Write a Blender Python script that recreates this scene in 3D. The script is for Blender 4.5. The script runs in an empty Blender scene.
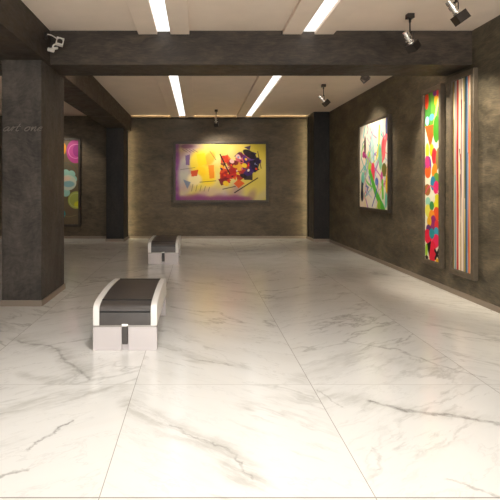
import bpy, bmesh, math, random
import numpy as np
from mathutils import Vector, Matrix
PI = math.pi
sc = bpy.context.scene
C = sc.collection
CEIL = 3.535

# ------------------------------------------------------------------ helpers
def srgb(r, g, b):
    def f(c):
        c /= 255.0
        return c / 12.92 if c <= 0.04045 else ((c + 0.055) / 1.055) ** 2.4
    return (f(r), f(g), f(b), 1.0)

def add_box(bm, x0, x1, y0, y1, z0, z1, bevel=0.0, seg=2):
    r = bmesh.ops.create_cube(bm, size=1.0)
    vs = r['verts']
    bmesh.ops.scale(bm, vec=(x1 - x0, y1 - y0, z1 - z0), verts=vs)
    bmesh.ops.translate(bm, vec=((x0 + x1) / 2, (y0 + y1) / 2, (z0 + z1) / 2), verts=vs)
    if bevel > 0:
        es = list({e for v in vs for e in v.link_edges})
        bmesh.ops.bevel(bm, geom=es, offset=bevel, segments=seg, profile=0.5, affect='EDGES')

def add_prism_x(bm, prof, x0, x1):
    """closed (y,z) profile extruded along x"""
    a = [bm.verts.new((x0, y, z)) for y, z in prof]
    b = [bm.verts.new((x1, y, z)) for y, z in prof]
    n = len(prof)
    for i in range(n):
        j = (i + 1) % n
        bm.faces.new((a[i], a[j], b[j], b[i]))
    bm.faces.new(a[::-1]); bm.faces.new(b)

def add_tube(bm, pts, r, n=10):
    """tube along a polyline, r may be a list"""
    pts = [Vector(p) for p in pts]
    rs = r if isinstance(r, (list, tuple)) else [r] * len(pts)
    rings = []
    up = Vector((0, 0, 1))
    for i, p in enumerate(pts):
        t = (pts[min(i + 1, len(pts) - 1)] - pts[max(i - 1, 0)]).normalized()
        if abs(t.dot(up)) > 0.95:
            a = Vector((1, 0, 0))
        else:
            a = up
        u = t.cross(a).normalized(); v = t.cross(u).normalized()
        rings.append([bm.verts.new(p + (u * math.cos(2 * PI * k / n) + v * math.sin(2 * PI * k / n)) * rs[i]) for k in range(n)])
    for i in range(len(rings) - 1):
        for k in range(n):
            bm.faces.new((rings[i][k], rings[i][(k + 1) % n], rings[i + 1][(k + 1) % n], rings[i + 1][k]))
    bm.faces.new(rings[0][::-1]); bm.faces.new(rings[-1])

def add_lathe_y(bm, prof, n=28):
    """profile of (radius, y) revolved round the local Y axis"""
    rings = []
    for r, y in prof:
        rings.append([bm.verts.new((r * math.cos(2 * PI * k / n), y, r * math.sin(2 * PI * k / n))) for k in range(n)])
    for i in range(len(rings) - 1):
        for k in range(n):
            bm.faces.new((rings[i][k], rings[i][(k + 1) % n], rings[i + 1][(k + 1) % n], rings[i + 1][k]))
    bm.faces.new(rings[0][::-1]); bm.faces.new(rings[-1])

def obj(name, bm, mat, parent=None, smooth=False, angle=35):
    bmesh.ops.recalc_face_normals(bm, faces=bm.faces)
    me = bpy.data.meshes.new(name)
    bm.to_mesh(me); bm.free()
    if mat: me.materials.append(mat)
    o = bpy.data.objects.new(name, me)
    C.objects.link(o)
    if smooth:
        for p in me.polygons: p.use_smooth = True
        try:
            me.set_sharp_from_angle(angle=math.radians(angle))
        except Exception:
            pass
    if parent: o.parent = parent
    return o

def thing(name, label, cat, loc=(0, 0, 0), rotz=0, group=None):
    o = bpy.data.objects.new(name, None); C.objects.link(o)
    o.empty_display_size = 0.1
    o.location = loc; o.rotation_euler = (0, 0, rotz)
    o['label'] = label; o['category'] = cat
    if group: o['group'] = group
    return o

def struct(name, bm, mat, label=None):
    o = obj(name, bm, mat)
    o['kind'] = 'structure'
    if label: o['label'] = label
    return o

def dup(root, loc, rotz, label):
    r = root.copy(); C.objects.link(r); r.location = loc; r.rotation_euler = (0, 0, rotz)
    r['label'] = label
    for ch in list(root.children):
        c = ch.copy(); C.objects.link(c); c.parent = r
        for g in list(ch.children):
            d = g.copy(); C.objects.link(d); d.parent = c
    return r

# ------------------------------------------------------------------ node helpers
def new_mat(name):
    m = bpy.data.materials.new(name); m.use_nodes = True
    nt = m.node_tree
    return m, nt, nt.nodes['Principled BSDF']

def N(nt, t, **kw):
    n = nt.nodes.new(t)
    for k, v in kw.items(): setattr(n, k, v)
    return n

def L(nt, a, b): nt.links.new(a, b)

def sock(nt, s, v):
    if isinstance(v, bpy.types.NodeSocket): nt.links.new(v, s)
    else: s.default_value = v

def M(nt, op, a, b=None, c=None, clamp=False):
    n = N(nt, 'ShaderNodeMath', operation=op); n.use_clamp = clamp
    sock(nt, n.inputs[0], a)
    if b is not None: sock(nt, n.inputs[1], b)
    if c is not None: sock(nt, n.inputs[2], c)
    return n.outputs[0]

def VM(nt, op, a, b=None, s=None):
    n = N(nt, 'ShaderNodeVectorMath', operation=op)
    sock(nt, n.inputs[0], a)
    if b is not None: sock(nt, n.inputs[1], b)
    if s is not None: sock(nt, n.inputs['Scale'], s)
    return n.outputs['Value'] if op in ('DOT_PRODUCT', 'LENGTH', 'DISTANCE') else n.outputs['Vector']

def smooth(nt, v, lo, hi, a=0.0, b=1.0):
    n = N(nt, 'ShaderNodeMapRange', interpolation_type='SMOOTHSTEP')
    sock(nt, n.inputs['Value'], v)
    n.inputs['From Min'].default_value = lo; n.inputs['From Max'].default_value = hi
    n.inputs['To Min'].default_value = a; n.inputs['To Max'].default_value = b
    return n.outputs['Result']

def noise(nt, vec, scale, detail=4.0, rough=0.55, dist=0.0, col=False):
    n = N(nt, 'ShaderNodeTexNoise')
    sock(nt, n.inputs['Vector'], vec)
    n.inputs['Scale'].default_value = scale; n.inputs['Detail'].default_value = detail
    n.inputs['Roughness'].default_value = rough; n.inputs['Distortion'].default_value = dist
    return n.outputs['Color'] if col else n.outputs['Fac']

def mixc(nt, f, a, b, blend='MIX'):
    n = N(nt, 'ShaderNodeMix', data_type='RGBA', blend_type=blend)
    sock(nt, n.inputs[0], f); sock(nt, n.inputs[6], a); sock(nt, n.inputs[7], b)
    return n.outputs[2]

def scaled(nt, vec, sx, sy, sz):
    return VM(nt, 'MULTIPLY', vec, (sx, sy, sz))

# ------------------------------------------------------------------ materials
def plaster(name, c_dark, c_mid, c_light, stretch=(1, 1, 2.2), rough=0.55):
    m, nt, p = new_mat(name)
    pos = N(nt, 'ShaderNodeNewGeometry').outputs['Position']
    v = scaled(nt, pos, *stretch)
    warp = VM(nt, 'ADD', v, VM(nt, 'SCALE', noise(nt, v, 1.3, 3, .5, 0, True), s=0.55))
    a = noise(nt, warp, 1.6, 8, 0.62)
    b = noise(nt, warp, 6.0, 7, 0.7)
    w = N(nt, 'ShaderNodeTexNoise')     # fine trowel scratches
    sock(nt, w.inputs['Vector'], scaled(nt, warp, 1.6, 1.6, 9)); w.inputs['Scale'].default_value = 5; w.inputs['Detail'].default_value = 6
    f = M(nt, 'ADD', M(nt, 'MULTIPLY', a, .42), M(nt, 'ADD', M(nt, 'MULTIPLY', b, .36), M(nt, 'MULTIPLY', w.outputs['Fac'], .22)))
    r = N(nt, 'ShaderNodeValToRGB'); L(nt, f, r.inputs[0])
    e = r.color_ramp.elements
    e[0].position = .37; e[0].color = c_dark; e[1].position = .65; e[1].color = c_light
    k = e.new(.50); k.color = c_mid
    L(nt, r.outputs[0], p.inputs['Base Color'])
    sock(nt, p.inputs['Roughness'], smooth(nt, b, .3, .7, rough - .1, rough + .12))
    p.inputs['Specular IOR Level'].default_value = 0.35
    bp = N(nt, 'ShaderNodeBump'); bp.inputs['Strength'].default_value = .25; bp.inputs['Distance'].default_value = .01
    L(nt, f, bp.inputs['Height']); L(nt, bp.outputs[0], p.inputs['Normal'])
    return m

wall_mat = plaster('dark_plaster', (.030, .028, .020, 1), (.096, .082, .058, 1), (.21, .170, .115, 1))
back_mat = plaster('dark_plaster_back', (.046, .038, .026, 1), (.102, .079, .053, 1), (.172, .130, .086, 1))
beam_mat = plaster('charcoal_plaster', (.013, .010, .008, 1), (.043, .033, .025, 1), (.095, .072, .052, 1), (1, 1, 2.5))
col_mat = plaster('graphite_plaster', (.022, .019, .017, 1), (.060, .051, .044, 1), (.112, .096, .082, 1), (1.4, 1.4, .9))
darkcol_mat = plaster('shade_dark_plaster', (.008, .007, .007, 1), (.020, .018, .017, 1), (.040, .034, .030, 1), (1.8, 1.8, .7))  # low light on the far columns put into a darker base colour

def simple(name, col, rough=.5, metal=0.0, spec=.5, var=0.0, vscale=8, coat=0):
    m, nt, p = new_mat(name)
    if len(col) == 3: col = (*col, 1)
    p.inputs['Base Color'].default_value = col
    if var > 0:
        pos = N(nt, 'ShaderNodeNewGeometry').outputs['Position']
        f = smooth(nt, noise(nt, pos, vscale, 4, .6), .3, .7, 1 - var, 1 + var)
        L(nt, VM(nt, 'SCALE', col[:3], s=f), p.inputs['Base Color'])
    p.inputs['Roughness'].default_value = rough
    p.inputs['Metallic'].default_value = metal
    p.inputs['Specular IOR Level'].default_value = spec
    p.inputs['Coat Weight'].default_value = coat
    return m

ceil_mat = simple('beige_ceiling_paint', (.82, .70, .585), .75, 0, .2, .03, 2)
base_mat = simple('taupe_baseboard', (.25, .205, .165), .4, .1)
bench_white = simple('satin_white', (.82, .81, .79), .28, 0, .5)
bench_block = simple('pearl_grey_lacquer', (.60, .56, .565), .25, 0, .5)
leather, _nt, _p = new_mat('brown_black_leather')
_p.inputs['Roughness'].default_value = .36
_pos = N(_nt, 'ShaderNodeTexCoord').outputs['Object']
L(_nt, VM(_nt, 'SCALE', (.050, .043, .040), s=smooth(_nt, noise(_nt, _pos, 9, 4), .3, .7, 1.15, 1.4)), _p.inputs['Base Color'])
_b = N(_nt, 'ShaderNodeBump'); _b.inputs['Strength'].default_value = .12; _b.inputs['Distance'].default_value = .002
L(_nt, noise(_nt, _pos, 160, 3), _b.inputs['Height']); L(_nt, _b.outputs[0], _p.inputs['Normal'])
seam_mat = simple('black_seam', (.006, .006, .006), .6)
chrome = simple('chrome', (.86, .84, .81), .22, 1.0)
steel = simple('brushed_steel', (.35, .33, .31), .32, 1.0)
dark_metal = simple('dark_bronze_metal', (.045, .038, .034), .38, .6)
silver_paint = simple('silver_paint', (.72, .69, .64), .35, .3)
letter_mat = simple('bronze_letters', (.175, .155, .135), .3, .55)
frame_dark = simple('dark_walnut_frame', (.050, .040, .032), .45, 0, .4, .12, 20)
frame_taupe = simple('taupe_wood_frame', (.105, .084, .060), .5, 0, .4, .12, 16)
frame_brown = simple('slim_brown_frame', (.055, .042, .030), .45, 0, .4, .1, 16)

def emit(name, col, strength):
    m, nt, p = new_mat(name)
    p.inputs['Base Color'].default_value = (.8, .8, .8, 1)
    p.inputs['Emission Color'].default_value = (*col, 1)
    p.inputs['Emission Strength'].default_value = strength
    return m
strip_mat = emit('ceiling_strip_light', (.97, .985, 1.0), 1.35)
led_mat = emit('warm_led_profile', (1.0, .82, .46), 40.0)
upcove_mat = emit('added_uplight_glow', (1.0, .88, .74), 190.0)  # added uplight that brightens the far ceiling
cove_mat = emit('warm_cove_led', (1.0, .74, .40), 9.0)
lens_mat = emit('lamp_lens', (1.0, .88, .68), 6.0)

# ---- marble floor
def floor_material():
    m, nt, p = new_mat('polished_white_marble')
    pos = N(nt, 'ShaderNodeNewGeometry').outputs['Position']
    sx = N(nt, 'ShaderNodeSeparateXYZ'); L(nt, pos, sx.inputs[0])
    X, Y = sx.outputs[0], sx.outputs[1]
    T = 1.3325
    x0 = -.476; y0 = 2.338
    u = M(nt, 'DIVIDE', M(nt, 'SUBTRACT', X, x0), T)
    # slabs: the rows alternate short and long, as they are laid (seams at 2.338, 3.674, 6.34 ...)
    yy = M(nt, 'DIVIDE', M(nt, 'SUBTRACT', Y, 3.674), 2 * T)
    iu = M(nt, 'FLOOR', u); iv = M(nt, 'FLOOR', yy)
    # distance to seams in metres
    def seamdist(t, size):
        f = M(nt, 'FRACT', t)
        return M(nt, 'MULTIPLY', M(nt, 'MINIMUM', f, M(nt, 'SUBTRACT', 1.0, f)), size)
    dx = seamdist(u, T); dy = seamdist(yy, 2 * T)
    dy0 = M(nt, 'ABSOLUTE', M(nt, 'SUBTRACT', Y, y0))
    # slab random offset and mirrored veining
    comb = N(nt, 'ShaderNodeCombineXYZ'); L(nt, iu, comb.inputs[0]); L(nt, iv, comb.inputs[1])
    wn = N(nt, 'ShaderNodeTexWhiteNoise', noise_dimensions='3D'); L(nt, comb.outputs[0], wn.inputs['Vector'])
    off = VM(nt, 'SCALE', wn.outputs['Color'], s=23.0)
    par = M(nt, 'SUBTRACT', 1.0, M(nt, 'MULTIPLY', 2.0, M(nt, 'PINGPONG', iu, 1.0)))   # +1 / -1
    comb2 = N(nt, 'ShaderNodeCombineXYZ')
    L(nt, M(nt, 'MULTIPLY', X, par), comb2.inputs[0]); L(nt, Y, comb2.inputs[1])
    v = VM(nt, 'ADD', comb2.outputs[0], off)
    rot = N(nt, 'ShaderNodeVectorRotate', rotation_type='Z_AXIS'); L(nt, v, rot.inputs['Vector']); rot.inputs['Angle'].default_value = math.radians(38)
    v = scaled(nt, rot.outputs[0], .55, 1.6, 1)
    w1 = VM(nt, 'ADD', v, VM(nt, 'SCALE', noise(nt, v, 1.1, 5, .6, 0, True), s=.8))
    n1 = noise(nt, w1, 1.15, 6, .55)
    n2 = noise(nt, w1, 2.6, 7, .6)
    n3 = noise(nt, v, .8, 3, .5)
    r1 = M(nt, 'ABSOLUTE', M(nt, 'SUBTRACT', n1, .5))
    r2 = M(nt, 'ABSOLUTE', M(nt, 'SUBTRACT', n2, .5))
    vein1 = M(nt, 'MULTIPLY', smooth(nt, r1, 0.0, .030, 1, 0), smooth(nt, n3, .42, .62))
    vein1b = M(nt, 'MULTIPLY', smooth(nt, r1, 0.0, .010, 1, 0), smooth(nt, n3, .45, .65))
    vein2 = M(nt, 'MULTIPLY', smooth(nt, r2, 0.0, .016, 1, 0), smooth(nt, n3, .60, .40))
    cloud = smooth(nt, noise(nt, w1, .9, 5, .6), .42, .72)
    # the large veins that show on the nearest slabs, each a short run of segments
    wp = VM(nt, 'ADD', pos, VM(nt, 'SCALE', VM(nt, 'SUBTRACT', noise(nt, pos, 3.2, 7, .68, 0, True), (.5, .5, .5)), s=.24))
    wp = VM(nt, 'MULTIPLY', wp, (1, 1, 0))
    F = 485.0
    def fl(px, py):
        d = 727.5 / (py - 186.5)
        return Vector(((px - 198) * d / F, d, 0))
    def poly_dist(pts):
        d = None
        for a, b in zip(pts[:-1], pts[1:]):
            A, B = fl(*a), fl(*b); ba = B - A
            pa = VM(nt, 'SUBTRACT', wp, tuple(A))
            h = M(nt, 'DIVIDE', VM(nt, 'DOT_PRODUCT', pa, tuple(ba)), ba.length_squared, clamp=True)
            q = VM(nt, 'LENGTH', VM(nt, 'SUBTRACT', pa, VM(nt, 'SCALE', tuple(ba), s=h)))
            d = q if d is None else M(nt, 'MINIMUM', d, q)
        return d
    tot = None; soft = None
    fine = smooth(nt, noise(nt, pos, 9, 6, .7), .38, .62)
    for pts, wd, st in [
        ([(372, 401), (404, 411), (450, 417), (499, 424)], .034, .75),
        ([(318, 392), (344, 408)], .014, .5),
        ([(445, 476), (499, 497)], .016, .45),
        ([(372, 448), (378, 470)], .018, .4),
        ([(27, 449), (40, 440), (72, 420)], .018, .7),
        ([(0, 475), (22, 470)], .02, .6),
        ([(18, 341), (52, 347), (70, 362), (88, 380)], .03, .5),
        ([(200, 360), (232, 366)], .02, .5),
        ([(345, 341), (396, 349), (440, 366), (484, 377)], .025, .5),
        ([(168, 425), (214, 442), (240, 462), (252, 480)], .014, .5)]:
        q = M(nt, 'MULTIPLY', smooth(nt, poly_dist(pts), 0, wd, 1, 0), st)
        tot = q if tot is None else M(nt, 'MAXIMUM', tot, q)
    for pts, wd, st in [
        ([(128, 402), (165, 425), (218, 447), (252, 478)], .15, .75),
        ([(0, 415), (62, 396), (120, 387)], .15, .6),
        ([(18, 338), (60, 352), (90, 378)], .15, .6),
        ([(20, 374), (66, 383)], .09, .5),
        ([(250, 405), (330, 395), (420, 412), (499, 420)], .16, .45),
        ([(160, 345), (200, 361), (240, 366)], .12, .5),
        ([(300, 380), (360, 352), (470, 380)], .16, .4)]:
        q = M(nt, 'MULTIPLY', smooth(nt, poly_dist(pts), 0, wd, 1, 0), st)
        soft = q if soft is None else M(nt, 'MAXIMUM', soft, q)
    streak = noise(nt, scaled(nt, VM(nt, 'ADD', rot.outputs[0], VM(nt, 'SCALE', noise(nt, pos, 4, 4, .6, 0, True), s=.10)), 1.2, 7, 1), 2.2, 7, .68)
    soft = M(nt, 'MULTIPLY', soft, smooth(nt, streak, .36, .62, .15, 1))
    tot = M(nt, 'MULTIPLY', tot, M(nt, 'ADD', .35, M(nt, 'MULTIPLY', .65, fine)))
    near = smooth(nt, Y, 3.4, 4.6, .45, .85)          # the nearest slabs are the plainest ones
    white = (.83, .835, .82, 1); grey = (.42, .42, .40, 1); pale = (.68, .675, .645, 1)
    c = mixc(nt, M(nt, 'MULTIPLY', M(nt, 'MULTIPLY', cloud, .6), near), white, pale)
    c = mixc(nt, M(nt, 'MULTIPLY', M(nt, 'MULTIPLY', vein1, .50), near), c, grey)
    c = mixc(nt, M(nt, 'MULTIPLY', M(nt, 'MULTIPLY', vein1b, .40), near), c, (.30, .295, .275, 1))
    c = mixc(nt, M(nt, 'MULTIPLY', M(nt, 'MULTIPLY', vein2, .38), near), c, grey)
    c = mixc(nt, M(nt, 'MULTIPLY', M(nt, 'MULTIPLY', smooth(nt, streak, .54, .68), smooth(nt, n3, .40, .60)), .42), c, grey)
    c = mixc(nt, soft, c, (.50, .495, .465, 1))
    c = mixc(nt, tot, c, (.19, .185, .17, 1))
    seam = M(nt, 'MAXIMUM', smooth(nt, dx, .0012, .0032, 1, 0), M(nt, 'MULTIPLY', .30, smooth(nt, dy, .003, .006, 1, 0)))
    seam = M(nt, 'MAXIMUM', seam, smooth(nt, dy0, .003, .006, 1, 0))
    c = mixc(nt, M(nt, 'MULTIPLY', seam, .75), c, (.22, .20, .17, 1))
    L(nt, c, p.inputs['Base Color'])
    sock(nt, p.inputs['Roughness'], smooth(nt, noise(nt, pos, 2.0, 4), .3, .7, .15, .21))
    p.inputs['Specular IOR Level'].default_value = .5; p.inputs['IOR'].default_value = 1.75
    return m
floor_mat = floor_material()

# ------------------------------------------------------------------ room shell
XL, XR, YB, YF = -6.0, 3.58, 14.0, -3.0
bm = bmesh.new(); add_box(bm, XL - .2, XR + .2, YF - .2, YB + .2, -.15, 0); struct('floor', bm, floor_mat)
bm = bmesh.new(); add_box(bm, XL - .2, XR + .2, YF - .2, YB + .2, CEIL, CEIL + .15); struct('ceiling', bm, ceil_mat)
bm = bmesh.new(); add_box(bm, XR, XR + .2, YF - .2, YB + .2, 0, CEIL); struct('wall_right', bm, wall_mat)
bm = bmesh.new(); add_box(bm, XL - .2, XL, YF - .2, YB + .2, 0, CEIL); struct('wall_left', bm, wall_mat)
bm = bmesh.new(); add_box(bm, XL, XR, YB, YB + .2, 0, CEIL); struct('wall_back', bm, back_mat)
bm = bmesh.new(); add_box(bm, XL, XR, YF - .2, YF, 0, CEIL); struct('wall_front', bm, wall_mat)

BZ = 3.09
# unseen glowing window behind the viewer, added to light the room from the front
front_fill_mat = emit('front_fill_glow', (1.0, .97, .925), 6.4)  # fill glow for the near floor, ceiling and front faces
bm = bmesh.new(); add_box(bm, -1.8, 3.4, YF + .002, YF + .03, .25, 3.35); struct('fill_window_1', bm, front_fill_mat)
bm = bmesh.new()
for x in (-1.86, -.12, 1.66, 3.38): add_box(bm, x, x + .06, YF + .001, YF + .07, .2, 3.4)
for z in (.19, 3.351): add_box(bm, -1.86, 3.44, YF + .001, YF + .069, z, z + .06)
struct('fill_window_frame_1', bm, frame_dark)
def skirt(name, x0, x1, y0, y1):
    bm = bmesh.new(); add_box(bm, x0, x1, y0, y1, 0, .07, .004); return struct(name, bm, base_mat)
skirt('baseboard_right', XR - .018, XR, YF, 13.18)
skirt('baseboard_back', -1.98, 3.12, YB - .018, YB)
skirt('baseboard_back_left', XL, -2.54, YB - .018, YB)
skirt('baseboard_left', XL, XL + .018, YF, YB - .02)

# beams
bm = bmesh.new(); add_box(bm, -1.93, XR, 6.33, 6.97, BZ, CEIL, .004)
struct('trim_1', bm, beam_mat)['label'] = 'dark plaster cross beam spanning the room'
bm = bmesh.new(); add_box(bm, XL, -2.50, 6.33, 6.97, BZ, CEIL, .004)
struct('trim_2', bm, beam_mat)['label'] = 'dark plaster cross beam over the left bay'
bm = bmesh.new(); add_box(bm, -2.50, -1.93, YF, YB, BZ, CEIL, .006)
struct('trim_3', bm, beam_mat)['label'] = 'dark plaster beam running away over the left columns'

def column(name, x0, x1, y0, y1, z1, mat, n):
    bm = bmesh.new(); add_box(bm, x0, x1, y0, y1, 0, z1, .006)
    o = struct(name, bm, mat)
    bm = bmesh.new()
    e = .016; h = .075
    add_box(bm, x0 - e, x1 + e, y0 - e, y0 - .0005, 0, h)
    add_box(bm, x1 + .0005, x1 + e, y0, y1, 0, h)
    add_box(bm, x0 - e, x0 - .0005, y0, y1, 0, h)
    if y1 < 13: add_box(bm, x0 - e, x1 + e, y1 + .0005, y1 + e, 0, h)
    struct('baseboard_column_%d' % n, bm, base_mat)
    return o
column('trim_4', -2.46, -1.965, 6.08, 7.12, BZ, col_mat, 1)['label'] = 'square dark plaster column at the left'
column('trim_5', -2.50, -2.02, 13.2, 14.0, BZ, darkcol_mat, 2)['label'] = 'far dark column at the left of the back wall'
bm = bmesh.new(); add_box(bm, 3.15, XR, 13.2, 14.0, 0, CEIL, .004)
struct('trim_6', bm, darkcol_mat)['label'] = 'shade-darkened column in the right far corner'
bm = bmesh.new(); add_box(bm, 3.134, XR, 13.184, 13.1995, 0, .075); add_box(bm, 3.134, 3.1495, 13.2, 13.98, 0, .075)
struct('baseboard_column_3', bm, base_mat)

# thin cove ledge along the top of the back wall, lit on top
bm = bmesh.new(); add_box(bm, -1.93, 3.15, YB - .10, YB, CEIL - .075, CEIL - .050)
struct('trim_7', bm, darkcol_mat)['label'] = 'narrow dark light cove along the top of the back wall'

# ------------------------------------------------------------------ ceiling light strips between dropped boards
def light_run(xc, y0, y1, label):
    t = thing('ceiling_light_strip', label, 'ceiling light', (xc, (y0 + y1) / 2, CEIL), 0, 'linear ceiling lights')
    h = (y1 - y0) / 2
    for s in (-1, 1):
        bm = bmesh.new()
        xa, xb = (.085, .333) if s > 0 else (-.333, -.085)
        add_box(bm, xa, xb, -h, h, -.052, -.0005, .003, 1)
        obj('side_panel', bm, ceil_mat, t)
    bm = bmesh.new(); add_box(bm, -.0845, .0845, -h + .004, h - .004, -.012, -.0008)
    obj('diffuser', bm, strip_mat, t)
    return t
A, B_, Lx = -.444, 1.434, -4.18
light_run(A, YF + .05, 6.325, 'glowing linear ceiling light in front of the cross beam, left one of the near pair')
light_run(B_, YF + .05, 6.325, 'glowing linear ceiling light in front of the cross beam, right one of the near pair')
light_run(A, 6.975, YB - .11, 'glowing linear ceiling light beyond the cross beam, left of the small central spotlight')
light_run(B_, 6.975, YB - .11, 'glowing linear ceiling light beyond the cross beam, right of the small central spotlight')
light_run(Lx, 11.0, YB - .11, 'linear ceiling light over the left bay, only its end panel showing beside the column')

bm = bmesh.new(); add_box(bm, -1.93, XR, 6.9705, 7.06, 3.17, 3.19); add_box(bm, -1.93, XR, 7.05, 7.06, 3.19, 3.21)  # unseen ledge added to carry and screen the far-ceiling uplight
struct('trim_10', bm, darkcol_mat)['label'] = 'added unseen ledge screening the uplight behind the cross beam'
# LED profiles
def led(name, x0, x1, y0, y1, z0, z1, mat, label, cat='led strip'):
    bm = bmesh.new(); add_box(bm, x0, x1, y0, y1, z0, z1)
    o = obj(name, bm, mat); o['label'] = label; o['category'] = cat
    return o
bm = bmesh.new(); add_box(bm, -2.0195, -1.994, 13.800, 13.812, .076, 3.089); struct('trim_8', bm, darkcol_mat)['label'] = 'slim upright lip that hides the left vertical light strip'
bm = bmesh.new(); add_box(bm, 3.124, 3.1495, 13.800, 13.812, .076, 3.48); struct('trim_9', bm, darkcol_mat)['label'] = 'slim upright lip that hides the right vertical light strip'
led('led_strip', -2.0195, -2.010, 13.815, 13.830, .08, 3.085, led_mat, 'warm vertical light strip between the far left column and the back wall')
led('led_strip', 3.140, 3.1495, 13.815, 13.830, .08, 3.44, led_mat, 'warm vertical light strip between the right corner column and the back wall')
led('led_strip', -1.9, 3.55, 7.0, 7.03, 3.1905, 3.20, upcove_mat, 'added unseen uplight strip behind the cross beam')
led('led_strip', -1.9, 3.13, YB - .028, YB - .006, CEIL - .0495, CEIL - .043, cove_mat, 'warm horizontal light strip hidden in the cove atop the back wall')

# ------------------------------------------------------------------ painted canvases (colour stored on the mesh)
class Art:
    def __init__(s, W, H, res):
        s.W, s.H = W, H
        s.nx, s.ny = int(W * res) + 1, int(H * res) + 1
        u = np.linspace(0, 1, s.nx); v = np.linspace(0, 1, s.ny)
        s.u, s.v = np.meshgrid(u, v)            # v = 0 at the top
        s.x, s.y = s.u * W, s.v * H
        s.px = W / (s.nx - 1)
        s.img = np.ones((s.ny, s.nx, 3))
    def lin(s, c): return np.array(srgb(*c)[:3])
    def fill(s, c): s.img[:] = s.lin(c)
    def put(s, a, c):
        a = np.clip(a, 0, 1)[..., None]
        s.img = s.img * (1 - a) + s.lin(c) * a
    def blob(s, cu, cv, ru, rv, c, rot=0, al=1, soft=.0, pw=2):
        """ellipse; centre and radii in metres"""
        dx = s.x - cu; dy = s.y - cv
        a, b = math.cos(rot), math.sin(rot)
        p = np.abs((dx * a + dy * b) / ru); q = np.abs((-dx * b + dy * a) / rv)
        d = (p ** pw + q ** pw) ** (1 / pw)
        e = max(s.px / min(ru, rv), soft)
        s.put(np.clip((1 - d) / e + .5, 0, 1) * al, c)
    def line(s, pts, w, c, al=1, w2=None):
        best = np.zeros_like(s.x)
        n = len(pts) - 1
        for i in range(n):
            (ax, ay), (bx, by) = pts[i], pts[i + 1]
            vx, vy = bx - ax, by - ay
            L2 = vx * vx + vy * vy + 1e-9
            h = np.clip(((s.x - ax) * vx + (s.y - ay) * vy) / L2, 0, 1)
            d = np.hypot(s.x - ax - h * vx, s.y - ay - h * vy)
            ww = w if w2 is None else w + (w2 - w) * ((i + h) / n)
            best = np.maximum(best, np.clip((ww / 2 - d) / s.px + .5, 0, 1))
        s.put(best * al, c)
    def poly(s, pts, c, al=1):
        ins = np.zeros(s.x.shape, bool)
        n = len(pts)
        for i in range(n):
            (ax, ay), (bx, by) = pts[i], pts[(i + 1) % n]
            cond = (ay > s.y) != (by > s.y)
            xx = (bx - ax) * (s.y - ay) / ((by - ay) if by != ay else 1e-9) + ax
            ins ^= cond & (s.x < xx)
        s.put(ins * al, c)
    def ring(s, cu, cv, r, w, c, al=1):
        d = np.abs(np.hypot(s.x - cu, s.y - cv) - r)
        s.put(np.clip((w / 2 - d) / s.px + .5, 0, 1) * al, c)

def curve(pts, n=14):
    """smooth Catmull-Rom through the points"""
    P = [pts[0]] + list(pts) + [pts[-1]]
    out = []
    for i in range(1, len(P) - 2):
        p0, p1, p2, p3 = [np.array(q, float) for q in P[i - 1:i + 3]]
        for k in range(n):
            t = k / n
            out.append(tuple(.5 * (2 * p1 + (p2 - p0) * t + (2 * p0 - 5 * p1 + 4 * p2 - p3) * t * t + (3 * p1 - p0 - 3 * p2 + p3) * t ** 3)))
    out.append(tuple(pts[-1]))
    return out

paint_mat, nt, p = new_mat('painted_canvas')
at = N(nt, 'ShaderNodeAttribute'); at.attribute_name = 'paint'
L(nt, at.outputs['Color'], p.inputs['Base Color'])
p.inputs['Roughness'].default_value = .55; p.inputs['Specular IOR Level'].default_value = .3
_b = N(nt, 'ShaderNodeBump'); _b.inputs['Strength'].default_value = .1; _b.inputs['Distance'].default_value = .002
L(nt, noise(nt, N(nt, 'ShaderNodeNewGeometry').outputs['Position'], 90, 3), _b.inputs['Height']); L(nt, _b.outputs[0], p.inputs['Normal'])

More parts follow.
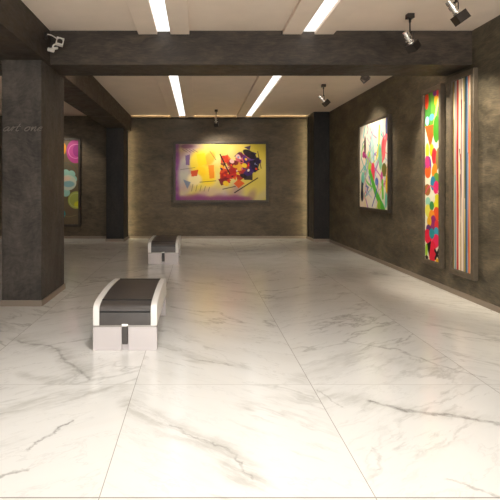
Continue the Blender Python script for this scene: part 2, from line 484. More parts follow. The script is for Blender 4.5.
def painting(label, art, loc, rotz, fw, fmat, depth=.066, group=None):
    """local frame: x to the viewer's right, z up, front towards -y, back on y = 0; loc = bottom centre on the wall"""
    W, H = art.W, art.H
    t = thing('framed_painting', label, 'painting', loc, rotz, group)
    OW, OH = W + 2 * fw, H + 2 * fw
    # frame: mitred ring with a stepped inner lip
    prof = [(0, 0.001), (0, depth - .006), (.006, depth), (fw - .010, depth), (fw - .003, depth - .006), (fw - .003, depth - .024), (fw + .004, depth - .024), (fw + .004, .001)]
    bm = bmesh.new()
    corners = [(-1, 0), (1, 0), (1, 1), (-1, 1)]
    rings = []
    for cx, cz in corners:
        ring_ = []
        for a, d in prof:
            x = cx * (OW / 2 - a)
            z = a if cz == 0 else OH - a
            ring_.append(bm.verts.new((x, -d, z)))
        rings.append(ring_)
    n = len(prof)
    for i in range(4):
        j = (i + 1) % 4
        for k in range(n):
            l = (k + 1) % n
            bm.faces.new((rings[i][k], rings[i][l], rings[j][l], rings[j][k]))
    obj('frame', bm, fmat, t)
    # canvas
    nx, ny = art.nx, art.ny
    yf = -(depth - .028)
    e = .0025
    xs = np.linspace(-W / 2 - e + .0, W / 2 + e, nx); zs = np.linspace(OH - fw + e, fw - e, ny)
    gx, gz = np.meshgrid(xs, zs)
    co = np.stack([gx, np.full_like(gx, yf), gz], -1).reshape(-1, 3)
    idx = np.arange(nx * ny).reshape(ny, nx)
    q = np.stack([idx[:-1, :-1], idx[1:, :-1], idx[1:, 1:], idx[:-1, 1:]], -1).reshape(-1, 4)
    back = np.array([[-W / 2 - e, -.004, OH - fw + e], [W / 2 + e, -.004, OH - fw + e], [W / 2 + e, -.004, fw - e], [-W / 2 - e, -.004, fw - e]])
    b0 = nx * ny
    faces = q.tolist()
    loop = [list(idx[0, :]), list(idx[:, -1]), list(idx[-1, ::-1]), list(idx[::-1, 0])]
    for k in range(4):
        faces.append([int(i) for i in loop[k]] + [b0 + (k + 1) % 4, b0 + k])
    faces.append([b0, b0 + 1, b0 + 2, b0 + 3])
    me = bpy.data.meshes.new('canvas')
    me.from_pydata(np.vstack([co, back]).tolist(), [], faces)
    me.update()
    ca = me.color_attributes.new('paint', 'FLOAT_COLOR', 'POINT')
    col = np.ones((nx * ny + 4, 4)); col[:nx * ny, :3] = art.img.reshape(-1, 3); col[nx * ny:, :3] = .5
    ca.data.foreach_set('color', col.astype(np.float32).ravel())
    me.materials.append(paint_mat)
    o = bpy.data.objects.new('canvas', me); C.objects.link(o); o.parent = t
    return t

# --- large abstract on the back wall: a generic composition in yellow, mauve, red and violet
rnd = random.Random(5)
W, H = 2.60, 1.62
a = Art(W, H, 100)
a.fill((226, 212, 130))
for _ in range(60):                                   # brushed ground
    cu, cv = rnd.uniform(0, W), rnd.uniform(0, H)
    if cu < .55 or cv > 1.35: c = rnd.choice([(176, 130, 176), (198, 168, 196), (205, 196, 176), (150, 92, 150), (190, 178, 200)])
    elif cu < 1.25: c = rnd.choice([(240, 226, 120), (244, 232, 150), (235, 214, 60), (236, 224, 190)])
    elif cu < 2.0: c = rnd.choice([(232, 220, 150), (228, 214, 120), (224, 210, 160)])
    else: c = rnd.choice([(214, 198, 80), (206, 190, 60), (222, 206, 110)])
    a.blob(cu, cv, rnd.uniform(.15, .4), rnd.uniform(.1, .25), c, rnd.uniform(0, 3), .45, .9)
for cu in np.linspace(.0, 2.0, 12): a.blob(cu, 1.60, .2, rnd.uniform(.08, .16), (150, 78, 140), 0, .7, .8)
for cv in np.linspace(0, 1.6, 9): a.blob(.02, cv, .1, .16, (140, 70, 150), 0, .7, .8)
a.blob(.32, .07, .22, .07, (120, 40, 110), 0, .7, .8)
a.blob(.25, .78, .16, .42, (190, 196, 190), .2, .6, .7)
for cu, cv, ru, rv, c, ro in [(.66, .50, .26, .34, (246, 226, 60), .3), (.92, .92, .22, .30, (250, 222, 40), -.4), (.55, 1.02, .20, .18, (240, 228, 190), 0), (.98, .42, .14, .22, (240, 186, 60), .5), (.74, .78, .16, .12, (248, 214, 20), .8)]:
    a.blob(cu, cv, ru, rv, c, ro, .8, .45)
a.poly([(.60, .30), (.84, .26), (.90, .58), (.66, .66)], (248, 216, 20), .9)
a.poly([(.94, .62), (1.10, .60), (1.12, .98), (.98, 1.0)], (238, 150, 40), .85)
a.poly([(.44, .78), (.66, .74), (.62, .92), (.46, .94)], (206, 80, 40), .9)
a.poly([(.28, .34), (.42, .30), (.40, .62), (.30, .60)], (110, 76, 146), .8)
a.poly([(.22, 1.02), (.44, 1.10), (.34, 1.30)], (120, 140, 170), .8)
for k in range(4): a.line([(.20 + .10 * k, .16), (.34 + .10 * k, .24)], .014, (90, 50, 90), .8)
for k in range(5): a.line([(.50 + .12 * k, 1.16 + .02 * k), (.46 + .12 * k, 1.36)], .012, (60, 46, 50), .85)
a.line([(.14, .74), (.56, .68)], .012, (70, 56, 60), .85); a.line([(.70, 1.10), (1.16, 1.06)], .016, (50, 40, 40), .9)
a.line([(.98, .20), (1.16, .46)], .014, (70, 50, 50), .9)
# dense cluster right of the middle
for _ in range(80):
    t = rnd.random(); cu = 1.30 + 1.02 * t + rnd.gauss(0, .10); cv = .90 - .46 * t + rnd.gauss(0, .19)
    if t < .45: c = rnd.choice([(210, 74, 34), (176, 42, 40), (226, 110, 40), (130, 30, 48), (196, 60, 60), (228, 170, 150)])
    elif t < .7: c = rnd.choice([(120, 34, 80), (226, 180, 60), (90, 40, 110), (176, 60, 50), (210, 120, 130)])
    else: c = rnd.choice([(70, 34, 110), (92, 50, 140), (40, 26, 60), (60, 26, 70), (112, 76, 150)])
    r = rnd.uniform(.06, .17); k = rnd.randint(3, 5); ph = rnd.uniform(0, 6)
    a.poly([(cu + r * math.cos(ph + 2 * PI * i / k) * rnd.uniform(.8, 1.3), cv + r * math.sin(ph + 2 * PI * i / k) * rnd.uniform(.7, 1.1)) for i in range(k)], c, .92)
for cu, cv, r in [(1.45, 1.14, .09), (1.62, .5, .07), (1.80, .36, .07), (1.98, .62, .08), (1.34, .7, .06)]:
    a.blob(cu, cv, r, r * .8, rnd.choice([(238, 206, 60), (236, 196, 190), (232, 120, 40)]), .5, .95)
a.blob(2.13, .30, .22, .10, (30, 20, 40), .55, .95); a.blob(2.30, .60, .10, .22, (44, 28, 70), .3, .95)
a.blob(2.10, .82, .16, .09, (74, 40, 120), -.4, .95); a.blob(1.95, .92, .10, .06, (30, 20, 40), .3, .9)
a.line([(1.28, .30), (1.55, .86)], .035, (30, 20, 24)); a.line([(1.70, 1.40), (2.36, .98)], .030, (36, 24, 34))
a.line([(1.36, 1.30), (1.72, 1.22)], .022, (60, 30, 50)); a.line([(2.36, .22), (2.46, .70)], .022, (50, 30, 60))
for _ in range(40):                                   # small scattered marks
    cu, cv = rnd.uniform(1.25, 2.35), rnd.uniform(.2, 1.25); r = rnd.uniform(.02, .05)
    if abs(cv - (.95 - .46 * (cu - 1.22))) > .3: continue
    a.blob(cu, cv, r, r * rnd.uniform(.4, 1), rnd.choice([(236, 190, 60), (30, 20, 34), (236, 220, 210), (60, 30, 100), (230, 90, 40), (150, 160, 200)]), rnd.uniform(0, 3))
a.img = np.clip(a.img, 0, 1) ** 1.3 * .95
painting('large wide abstract painting in yellow, violet and red on the far back wall', a, (.655, 13.998, 1.035), 0, .07, frame_brown)

# --- left bay: olive panel with loose round shapes
W, H = .86, 2.42
a = Art(W, H, 110)
a.fill((104, 92, 72))
for _ in range(25): a.blob(rnd.uniform(0, W), rnd.uniform(0, H), rnd.uniform(.1, .3), rnd.uniform(.1, .4), rnd.choice([(112, 98, 76), (92, 82, 66), (100, 92, 66), (108, 88, 70)]), 0, .5, .8)
a.ring(.52, .95, .30, .02, (74, 92, 84), .8); a.blob(.46, .98, .28, .3, (88, 92, 78), 0, .5, .1)
a.blob(.78, .32, .26, .34, (170, 62, 134)); a.ring(.78, .32, .20, .02, (206, 120, 176)); a.blob(.82, .3, .12, .17, (140, 40, 120))
for cu, cv, r in [(.50, .95, .11), (.66, .98, .11), (.50, 1.5, .12), (.38, 1.2, .16), (.72, 1.12, .10)]: a.blob(cu, cv, r, r, (150, 196, 186))
a.blob(.56, 1.22, .24, .22, (192, 202, 188)); a.blob(.58, 1.26, .17, .09, (120, 168, 178), 0, .9, .3); a.blob(.5, 1.10, .14, .07, (220, 190, 170), 0, .8, .5)
a.blob(.80, 1.72, .24, .25, (158, 168, 82)); a.blob(.86, 1.85, .12, .10, (206, 206, 40), 0, .9, .3); a.ring(.80, 1.72, .20, .02, (190, 196, 130), .7)
a.blob(.44, .24, .07, .16, (206, 140, 40)); a.blob(.40, 2.12, .09, .12, (50, 140, 140)); a.blob(.15, .6, .18, .2, (60, 110, 120)); a.blob(.12, 1.7, .16, .2, (190, 96, 60))
a.line(curve([(.36, 2.1), (.55, 2.2), (.8, 2.15)]), .012, (140, 130, 90))
painting('tall olive painting with pink, pale blue and lime circles, seen past the left column', a, (-3.875, 13.998, .345), 0, .065, frame_dark)

# --- right wall, farthest: splashed strokes on cream
W, H = 1.60, 1.74
a = Art(W, H, 90)
a.fill((240, 236, 222))
for _ in range(12): a.blob(rnd.uniform(0, .7), rnd.uniform(0, H), .3, .3, rnd.choice([(242, 222, 196), (244, 240, 228), (238, 214, 190)]), 0, .5, .9)
rs = random.Random(11)
for _ in range(70):
    x, y = rs.uniform(.25, W), rs.uniform(.0, 1.5); an = rs.uniform(-1.2, 1.2) + PI / 2; l = rs.uniform(.15, .6)
    c = rs.choice([(90, 200, 210), (140, 190, 225), (180, 220, 90), (226, 90, 150), (170, 90, 190), (240, 220, 60), (60, 90, 190), (110, 200, 80), (240, 240, 236), (200, 210, 225), (238, 120, 150), (80, 180, 170)])
    a.line(curve([(x, y), (x + l * .5 * math.cos(an) + rs.uniform(-.08, .08), y + l * .5 * math.sin(an)), (x + l * math.cos(an), y + l * math.sin(an))], 8), rs.uniform(.012, .05), c, .9)
a.blob(.58, .78, .12, .22, (172, 206, 60), -.2, .95); a.blob(.75, .55, .10, .30, (176, 226, 226), .1, .7)
a.blob(.33, .45, .055, .22, (70, 20, 50)); a.blob(.24, .62, .07, .07, (190, 50, 130)); a.blob(.36, .66, .07, .05, (150, 40, 100))
a.line([(.05, 1.0), (.30, .86), (.45, .98)], .03, (70, 180, 180)); a.line([(.10, .68), (.32, .95)], .03, (70, 180, 180))
a.line(curve([(.25, .95), (.55, .60), (.75, .25), (1.0, .05)]), .045, (110, 190, 205), .85)
a.line(curve([(.30, .60), (.75, .85), (1.20, 1.1), (1.4, 1.3)]), .03, (196, 90, 180), .9)
a.line(curve([(1.15, .12), (1.12, .45), (1.0, .75)]), .06, (226, 220, 50))
a.blob(1.52, .20, .07, .24, (80, 90, 150)); a.blob(1.35, .58, .10, .22, (236, 84, 96)); a.line([(1.5, .35), (1.3, .80)], .09, (240, 110, 120))
a.blob(1.18, .72, .09, .26, (110, 196, 150), -.1, .9)
a.blob(.79, 1.02, .10, .20, (240, 66, 100), 0, 1, 0, 3)
a.blob(1.38, .98, .12, .13, (110, 110, 40)); a.blob(1.26, 1.13, .06, .12, (220, 80, 170))
a.line([(.62, 1.0), (.95, 1.42), (1.35, 1.75)], .13, (84, 190, 60), 1, .16)
a.line([(1.30, 1.2), (1.32, 1.5)], .10, (110, 210, 70))
a.line(curve([(.95, 1.15), (1.05, 1.22), (.98, 1.4), (.75, 1.7)]), .035, (60, 90, 180)); a.blob(1.0, 1.2, .09, .08, (70, 100, 200), 0, .9)
a.line([(.25, 1.25), (.45, .95), (.60, .70)], .05, (150, 170, 190), .9)
a.line([(.17, 1.12), (.14, 1.5)], .13, (30, 70, 80)); a.blob(.15, 1.48, .09, .14, (16, 36, 52)); a.blob(.20, 1.10, .10, .12, (120, 210, 190), 0, .9)
for k in range(7): a.line([(rs.uniform(.35, .45), rs.uniform(1.2, 1.45)), (rs.uniform(.45, .6), rs.uniform(1.25, 1.5))], .018, (70, 100, 180))
a.line([(1.56, .9), (1.5, 1.4)], .07, (240, 160, 60)); a.blob(1.50, 1.25, .05, .16, (236, 200, 40)); a.blob(1.47, 1.55, .05, .15, (110, 200, 190))
a.blob(1.12, 1.68, .08, .12, (150, 200, 60))
painting('nearly square splashed multicoloured painting on white, farthest one on the right wall', a, (XR - .002, 9.81, 1.01), -PI / 2, .048, frame_brown)

# --- right wall, middle: tall narrow with balloons and petals
W, H = .47, 2.55
a = Art(W, H, 150)
a.fill((240, 238, 214))
rs = random.Random(3)
pal = [(232, 96, 32), (238, 200, 30), (224, 40, 60), (90, 160, 50), (236, 80, 140), (130, 60, 140), (40, 150, 170), (246, 150, 40), (170, 150, 90), (200, 220, 60)]
a.poly([(0, 0), (W, 0), (W, .55), (0, .50)], (92, 160, 50)); a.blob(.10, .25, .10, .3, (60, 130, 50)); a.blob(.06, .10, .06, .14, (220, 70, 40))
a.blob(.38, .12, .08, .14, (236, 170, 30)); a.blob(.32, .03, .07, .05, (120, 50, 140)); a.blob(.40, .04, .04, .06, (210, 40, 60)); a.blob(.22, .38, .07, .05, (90, 190, 220)); a.blob(.08, .42, .06, .07, (150, 220, 240))
a.line([(.42, .15), (.18, .75)], .05, (246, 220, 150)); a.poly([(.0, .50), (.34, .50), (.18, .86)], (232, 96, 40))
a.blob(.36, .58, .10, .20, (70, 150, 40))
for cu, cv, ru, rv, c in [(.22, .88, .07, .10, (238, 200, 30)), (.08, .88, .06, .12, (236, 220, 60)), (.30, .98, .08, .13, (226, 50, 60)), (.40, 1.02, .06, .16, (150, 130, 80)),
    (.10, 1.12, .11, .16, (130, 70, 150)), (.10, 1.20, .10, .10, (236, 100, 40)), (.08, 1.05, .07, .10, (200, 60, 130)), (.30, 1.20, .08, .12, (240, 140, 30)), (.36, 1.32, .09, .10, (100, 160, 60)),
    (.26, 1.38, .08, .11, (40, 130, 170)), (.35, 1.44, .08, .10, (226, 40, 110)), (.08, 1.48, .10, .09, (170, 110, 60)), (.38, 1.66, .11, .12, (226, 220, 40)), (.26, 1.60, .06, .08, (240, 240, 220)),
    (.10, 1.66, .08, .07, (150, 210, 190)), (.10, 1.80, .09, .10, (232, 226, 90)), (.22, 1.72, .07, .07, (60, 150, 80)), (.36, 1.84, .10, .11, (236, 90, 40)), (.22, 1.88, .09, .10, (240, 150, 40)),
    (.26, 2.0, .10, .14, (140, 40, 110)), (.14, 1.96, .07, .08, (236, 180, 40)), (.38, 2.02, .08, .10, (226, 50, 60)), (.12, 2.08, .08, .07, (90, 40, 110)), (.36, 2.12, .08, .09, (60, 160, 190))]:
    a.blob(cu, cv, ru, rv, c, rs.uniform(-.3, .3))
a.line(curve([(.02, 1.52), (.15, 1.42), (.3, 1.45), (.44, 1.55)]), .018, (230, 60, 120))
a.blob(.10, 2.20, .13, .11, (232, 34, 70), .5); a.blob(.34, 2.24, .12, .10, (236, 40, 96), -.5); a.blob(.22, 2.14, .08, .08, (40, 150, 160)); a.blob(.24, 2.42, .11, .17, (226, 30, 60), .1)
a.poly([(.05, 2.32), (.2, 2.25), (.14, 2.5)], (20, 20, 24)); a.blob(.05, 2.42, .04, .11, (160, 210, 50)); a.line([(.32, 2.38), (.44, 2.48)], .05, (16, 14, 18)); a.line([(.43, 2.36), (.33, 2.5)], .05, (16, 14, 18)); a.blob(.40, 2.53, .06, .04, (236, 190, 30)); a.blob(.06, 2.52, .05, .03, (30, 30, 30))
painting('tall narrow painting of bright balloons and petals, middle one on the right wall', a, (XR - .002, 7.33, .310), -PI / 2, .068, frame_taupe)

# --- right wall, nearest: vertical stripes
W, H = .475, 2.59
a = Art(W, H, 150)
a.fill((214, 204, 186))
rs = random.Random(21)
plan = [(.022, (176, 150, 50)), (.014, (40, 44, 50)), (.030, (206, 196, 176)), (.026, (150, 150, 158)), (.018, (214, 190, 160)), (.030, (170, 36, 44)), (.016, (206, 90, 60)),
        (.046, (236, 226, 200)), (.018, (150, 60, 66)), (.040, (232, 222, 204)), (.030, (176, 160, 150)), (.016, (116, 120, 40)), (.026, (58, 70, 66)), (.034, (60, 104, 150)),
        (.016, (190, 200, 200)), (.026, (206, 84, 44)), (.020, (224, 206, 180)), (.018, (110, 96, 92)), (.022, (222, 160, 60)), (.030, (196, 190, 180))]
x = 0.0
for w, c in plan:
    pts = curve([(x + w / 2, -.02)] + [(x + w / 2 + rs.uniform(-.007, .007), H * k / 6) for k in range(1, 6)] + [(x + w / 2, H + .02)], 6)
    a.line(pts, w * 1.35, c)
    x += w
base = [c for w, c in plan]
for _ in range(26):
    x = rs.uniform(.01, W); y = rs.uniform(-.1, H * .85); l = rs.uniform(.3, 1.5)
    a.line(curve([(x, y), (x + rs.uniform(-.012, .012), y + l * .5), (x + rs.uniform(-.01, .01), y + l)], 6), rs.uniform(.006, .018), rs.choice(base + [(50, 90, 150), (230, 60, 60), (226, 200, 60), (30, 30, 34), (90, 150, 150)]), .95, .004)
a.line([(.03, -.02), (.035, .16)], .040, (30, 28, 30), 1, .012)
a.line(curve([(.125, -.02), (.12, .5), (.10, 1.0), (.115, 1.8), (.11, 2.6)]), .020, (200, 44, 48))
a.line([(.215, .30), (.225, .62)], .030, (140, 24, 44), 1, .006); a.line([(.17, .95), (.20, 1.22)], .022, (26, 22, 26), 1, .006)
a.line([(.455, -.02), (.445, .22)], .045, (196, 26, 56), 1, .012); a.line([(.055, 1.3), (.06, 2.6)], .016, (70, 150, 170)); a.line([(.415, .4), (.41, 2.6)], .014, (226, 150, 50))
painting('tall narrow painting of vertical multicoloured stripes, nearest one on the right wall', a, (XR - .002, 6.495, .295), -PI / 2, .068, frame_taupe)

# ------------------------------------------------------------------ benches
BW, BL = .587, 1.30
def top_profile(n=26, inset=0.0):
    """arched profile from front foot to rear foot, y from 0 to BL; upper line only"""
    pts = []
    r = .07; hs = .375
    key = [(0.0, .227), (0.0, .36), (.012, .395), (.045, .418), (.13, .436), (.30, .449), (.50, .457), (.65, .459), (.80, .457), (1.0, .449), (1.17, .436), (1.255, .418), (1.288, .395), (1.30, .36), (1.30, .227)]
    out = curve(key[1:-1], 5)
    out = [key[0]] + out + [key[-1]]
    if inset:
        res = []
        for y, z in out:
            yy = BL / 2 + (y - BL / 2) * (BL / 2 - inset) / (BL / 2)
            res.append((yy, z - (inset if z > .23 else 0)))
        out = res
    return out

def make_bench():
    t = thing('bench', 'x', 'bench', (0, 0, 0), 0, 'gallery benches')
    hw = BW / 2
    outer = top_profile()
    inner = top_profile(inset=.05)
    for s in (-1, 1):
        bm = bmesh.new()
        xa, xb = (hw - .058, hw) if s > 0 else (-hw, -hw + .058)
        add_prism_x(bm, [(y, max(z, .227)) for y, z in outer], xa, xb)
        o = obj('side_panel', bm, bench_white, t, True, 30)
        bv = o.modifiers.new('bevel', 'BEVEL'); bv.width = .004; bv.segments = 2; bv.limit_method = 'ANGLE'; bv.angle_limit = math.radians(40)
    # upholstered seat, three panels divided by seams
    seat = top_profile(inset=.008)
    xw = hw - .059
    bm = bmesh.new()
    add_prism_x(bm, [(y, max(z, .229)) for y, z in seat], -xw, xw)
    o = obj('seat', bm, leather, t, True, 30)
    # piping / seams across the seat, following the surface
    top = [(y, z) for y, z in seat]
    def at_y(y):
        for (y0, z0), (y1, z1) in zip(top[:-1], top[1:]):
            if y0 <= y <= y1 and y1 > y0: return z0 + (z1 - z0) * (y - y0) / (y1 - y0)
        return .4
    for y, z in ((.14, at_y(.14)), (BL - .14, at_y(BL - .14))):
        bm = bmesh.new(); add_tube(bm, [(-xw + .002, y, z + .001), (xw - .002, y, z + .001)], .0085, 8)
        obj('seam', bm, seam_mat, t, True)
    for y in (.0075, BL - .0075):
        bm = bmesh.new(); add_tube(bm, [(-xw + .002, y, .352), (xw - .002, y, .352)], .008, 8)
        obj('seam', bm, seam_mat, t, True)
    # slim shadow rail under the seat
    bm = bmesh.new(); add_box(bm, -hw + .012, hw - .012, .012, BL - .012, .212, .2265)
    obj('rail', bm, steel, t)
    # pedestals: two blocks with a slot between them, front and rear
    for f in (0, 1):
        ya, yb = (0, .11) if f == 0 else (BL - .11, BL)
        for s in (-1, 1):
            bm = bmesh.new()
            xa, xb = (.030, hw - .001) if s > 0 else (-hw + .001, -.030)
            add_box(bm, xa, xb, ya, yb, 0.0, .2115, .003)
            obj('leg', bm, bench_block, t)
        bm = bmesh.new(); add_box(bm, -.0295, .0295, ya + .03, yb - .03, .0, .2110)
        obj('leg', bm, bench_block, t)
        yt = (-.004, .010) if f == 0 else (BL - .010, BL + .004)
        bm = bmesh.new(); add_box(bm, -.025, .025, yt[0] + .002, yt[1] + .006 if f == 0 else yt[1] - .002, .055, .222, .005)
        tab = obj('strap', bm, leather, t)
        bm = bmesh.new(); add_box(bm, -.031, .031, yt[0] - .006, yt[1] + .006, .222, .246, .004)
        obj('clip', bm, chrome, tab)
    return t
bench = make_bench()
bench.location = (-.6685, 4.436, 0)
bench['label'] = 'dark leather bench with curved white sides, nearer and larger one on the marble floor'
dup(bench, (-.6685, 9.33, 0), 0, 'dark leather bench with curved white sides, farther one below the big painting')

# ------------------------------------------------------------------ spotlights
PIV = -.315      # pivot height below the ceiling
def make_spot():
    t = thing('spotlight', 'x', 'spotlight', (0, 0, 0), 0, 'ceiling spotlights')
    bm = bmesh.new()
    add_box(bm, -.04, .04, -.04, .04, -.055, -.0005, .004)
    obj('canopy', bm, dark_metal, t)
    bm = bmesh.new()
    add_tube(bm, [(0, 0, -.054), (0, 0, -.10)], .014, 14)
    add_tube(bm, [(0, 0, -.10), (0, 0, -.22)], .009, 14)
    add_box(bm, -.03, .03, -.012, .012, -.231, -.217, .003)
    obj('stem', bm, dark_metal, t, True)
    # yoke: two curved arms down to the pivot
    bm = bmesh.new()
    for s in (-1, 1):
        add_tube(bm, curve([(s * .02, 0, -.225), (s * .048, 0, -.245), (s * .052, 0, -.28), (s * .050, 0, PIV)], 5), .006, 8)
    obj('yoke', bm, dark_metal, t, True)
    # tilting head, local +y is the beam direction, origin at the pivot
    bm = bmesh.new()
    add_lathe_y(bm, [(.020, -.125), (.034, -.120), (.036, -.085), (.030, -.080), (.030, -.070), (.038, -.066), (.038, -.030), (.028, -.026), (.024, .012), (.036, .016), (.038, .030), (.030, .032)])
    add_tube(bm, [(-.052, 0, 0), (.052, 0, 0)], .010, 12)
    body = obj('lamp_body', bm, chrome, t, True, 30)
    bm = bmesh.new()      # square hood, hollow at the front
    y0, y1, a_, w = .032, .125, .058, .006
    add_box(bm, -a_, a_, y0, y0 + w, -a_, a_)
    add_box(bm, -a_, a_, y0 + w, y1, -a_, -a_ + w); add_box(bm, -a_, a_, y0 + w, y1, a_ - w, a_)
    add_box(bm, -a_, -a_ + w, y0 + w, y1, -a_ + w, a_ - w); add_box(bm, a_ - w, a_, y0 + w, y1, -a_ + w, a_ - w)
    hood = obj('hood', bm, dark_metal, body)
    bm = bmesh.new(); add_lathe_y(bm, [(.034, .039), (.036, .050), (.001, .054)], 24)
    obj('lens', bm, lens_mat, body, True)
    body.location = (0, 0, PIV)
    return t
def aim(root, target, roll=0.0):
    """turn the yoke towards the target and tilt the head"""
    p = Vector(root.location) + Vector((0, 0, PIV))
    d = (Vector(target) - p).normalized()
    az = math.atan2(-d.x, d.y)
    for ch in root.children:
        if ch.name.startswith('yoke') : ch.rotation_euler = (0, 0, az)
        if ch.name.startswith('stem'): ch.rotation_euler = (0, 0, az)
        if ch.name.startswith('lamp_body'):
            ch.rotation_euler = (math.asin(d.z), roll, az)
    return p + d * .16, d

def spot_light(p, d, watts, size, blend=.6, col=(1, .86, .66), radius=.03):
    l = bpy.data.lights.new('spot_beam', 'SPOT'); l.energy = watts; l.spot_size = math.radians(size); l.spot_blend = blend
    l.color = col; l.shadow_soft_size = radius
    o = bpy.data.objects.new('spot_beam', l); C.objects.link(o)
    o.location = p; o.rotation_euler = d.to_track_quat('-Z', 'Y').to_euler()
    return o
spot0 = make_spot()
spots = [
    ((.48, 12.85, CEIL), (.70, 14.0, 1.4), 'small spotlight hanging in the middle between the two far light strips', 105, 115),
    ((2.50, 9.66, CEIL), (3.58, 9.75, 2.1), 'spotlight beyond the cross beam aimed at the square splashed painting', 95, 95),
    ((2.52, 7.46, CEIL), (3.58, 7.15, 1.8), 'spotlight mostly hidden behind the cross beam, only its tip showing below', 150, 80),
    ((2.50, 5.72, CEIL), (3.58, 6.3, 1.9), 'spotlight in front of the cross beam with its whole dark mount showing', 125, 80),
    ((2.53, 4.76, CEIL), (3.45, 4.7, 1.9), 'nearest spotlight with a square dark hood, cut off by the top of the picture', 110, 95),
]
spots.append(((-3.9, 12.85, CEIL), (-3.85, 14.0, 1.6), 'spotlight over the tall olive painting in the left bay', 55, 100))
first = True
for loc, tgt, lab, wt, sz in spots:
    if first: s = spot0; s.location = loc; s['label'] = lab; first = False
    else: s = dup(spot0, loc, 0, lab)
    pp, dd = aim(s, tgt)
    spot_light(pp, dd, wt, sz)
# silver spotlight tucked in the corner of the two beams, bracketed to the side beam
t = thing('spotlight', 'silver square-faced spotlight with a second small head in the corner of the two dark beams', 'spotlight', (-1.929, 6.12, 3.40), 0, 'ceiling spotlights')
bm = bmesh.new(); add_box(bm, .0, .03, -.03, .03, -.04, .04, .004); obj('canopy', bm, dark_metal, t)
bm = bmesh.new(); add_tube(bm, [(.03, 0, .02), (.08, 0, .01), (.165, -.01, -.045)], .007, 10); obj('stem', bm, silver_paint, t, True)
bm = bmesh.new()
y0, y1, a_, w = -.02, .04, .046, .011
add_box(bm, -a_, a_, y1 - w, y1, -a_, a_)
add_box(bm, -a_, a_, y0, y1 - w, -a_, -a_ + w); add_box(bm, -a_, a_, y0, y1 - w, a_ - w, a_)
add_box(bm, -a_, -a_ + w, y0, y1 - w, -a_ + w, a_ - w); add_box(bm, a_ - w, a_, y0, y1 - w, -a_ + w, a_ - w)
h = obj('lamp_head', bm, silver_paint, t); h.location = (.20, -.05, -.085); h.rotation_euler = (math.radians(-12), math.radians(12), math.radians(18))
bm = bmesh.new(); add_lathe_y(bm, [(.033, .028), (.034, -.004), (.012, -.010), (.001, -.012)], 20); obj('reflector', bm, dark_metal, h, True)
bm = bmesh.new(); add_tube(bm, [(.155, -.02, -.10), (.115, -.03, -.125), (.10, -.03, -.17)], .010, 10); obj('stem', bm, silver_paint, t, True)
bm = bmesh.new(); add_lathe_y(bm, [(.016, -.04), (.026, -.036), (.028, .0), (.018, .005), (.018, .015), (.026, .02), (.026, .04), (.016, .042)], 20)
h = obj('lamp_head', bm, silver_paint, t, True, 30); h.location = (.085, -.03, -.185); h.rotation_euler = (math.radians(15), 0, math.radians(70))
bm = bmesh.new(); add_tube(bm, [(.10, -.03, -.17), (.17, -.05, -.165)], .016, 12); obj('stem', bm, silver_paint, t, True)

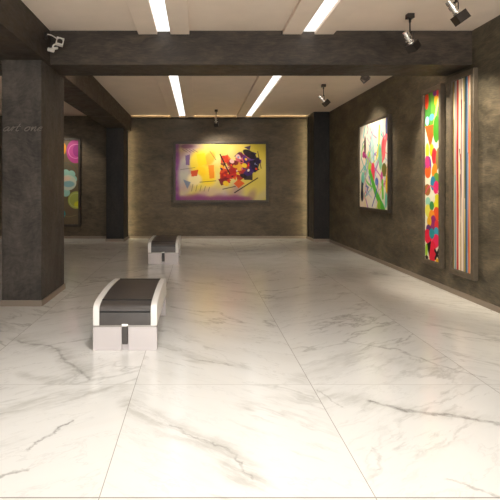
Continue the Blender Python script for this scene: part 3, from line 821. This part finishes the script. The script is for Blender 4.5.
# ------------------------------------------------------------------ script lettering on the column
def lettering():
    bm = bmesh.new()
    s = .088          # x-height in metres
    def stroke(pts, x0):
        P = []
        for x, z in curve(pts, 6):
            P.append(((x + .32 * z + x0) * s, 0, z * s * .60))
        add_tube(bm, P, .0052, 6)
    la = [(.70, .85), (.45, 1.0), (.12, .7), (.05, .25), (.25, .0), (.55, .25), (.72, .9), (.66, .3), (.80, .0), (1.0, .25)]
    lr = [(-.05, .3), (.12, .95), (.22, 1.0), (.30, .85), (.18, .0), (.22, .5), (.45, .95), (.65, .95)]
    lt = [(.25, 1.7), (.15, .9), (.10, .3), (.22, .0), (.50, .2)]
    lo = [(.55, .95), (.25, .95), (.05, .5), (.20, .05), (.50, .1), (.68, .55), (.55, .95), (.85, .85)]
    ln = [(-.05, .4), (.10, 1.0), (.12, .5), (.08, .0), (.20, .6), (.42, 1.0), (.55, .85), (.50, .25), (.62, .0), (.82, .25)]
    le = [(.0, .35), (.35, .5), (.58, .8), (.42, 1.0), (.15, .75), (.08, .3), (.28, .0), (.65, .25)]
    stroke(la, 0); stroke(lr, 1.05); stroke(lt, 1.75); stroke([(-.05, 1.05), (.50, 1.12)], 1.75)
    stroke(lo, 3.0); stroke(ln, 3.95); stroke(le, 4.8)
    return bm
bm = lettering()
o = obj('wall_lettering', bm, letter_mat, None, True)
o.location = (-2.447, 6.069, 2.195)
o['label'] = 'small slanted script lettering reading art one on the near column'; o['category'] = 'lettering'

# ------------------------------------------------------------------ ceiling downlights of the near bay (out of frame overhead)
def area(name, loc, sx, sy, watts, col=(1, .93, .82)):
    l = bpy.data.lights.new(name, 'AREA'); l.shape = 'RECTANGLE'; l.size = sx; l.size_y = sy; l.energy = watts; l.color = col
    o = bpy.data.objects.new(name, l); C.objects.link(o); o.location = loc
    return o
for x, y in ((-1.2, 1.8), (.5, 2.4), (2.3, 2.2), (-.2, 3.6)):
    spot_light(Vector((x, y, 3.42)), Vector((0, .0, -1)), 125, 105, 1.0, (1, .96, .90), .08)
spot_light(Vector((1.3, 10.2, 3.45)), Vector((0, 0, -1)), 60, 70, 1.0, (1, .93, .82), .06)  # extra beam added over the far bay, no fixture there

# ------------------------------------------------------------------ world, camera, colour
w = bpy.data.worlds.new('World'); sc.world = w; w.use_nodes = True
w.node_tree.nodes['Background'].inputs[0].default_value = (.05, .045, .04, 1)
cam = bpy.data.cameras.new('Camera'); co = bpy.data.objects.new('Camera', cam); C.objects.link(co)
co.location = (0, 0, 1.5); co.rotation_euler = (PI / 2, 0, 0)
cam.sensor_fit = 'HORIZONTAL'; cam.sensor_width = 36; cam.lens = 36 * 485 / 500
cam.shift_x = (250 - 198) / 500; cam.shift_y = -(250 - 186.5) / 500
cam.clip_start = .05
sc.camera = co
sc.view_settings.view_transform = 'Standard'; sc.view_settings.look = 'None'
sc.view_settings.exposure = .1; sc.view_settings.gamma = 1; sc.view_settings.use_curve_mapping = False
cy = sc.cycles
cy.use_denoising = True
cy.max_bounces = 10; cy.diffuse_bounces = 6; cy.glossy_bounces = 4
cy.sample_clamp_indirect = 6
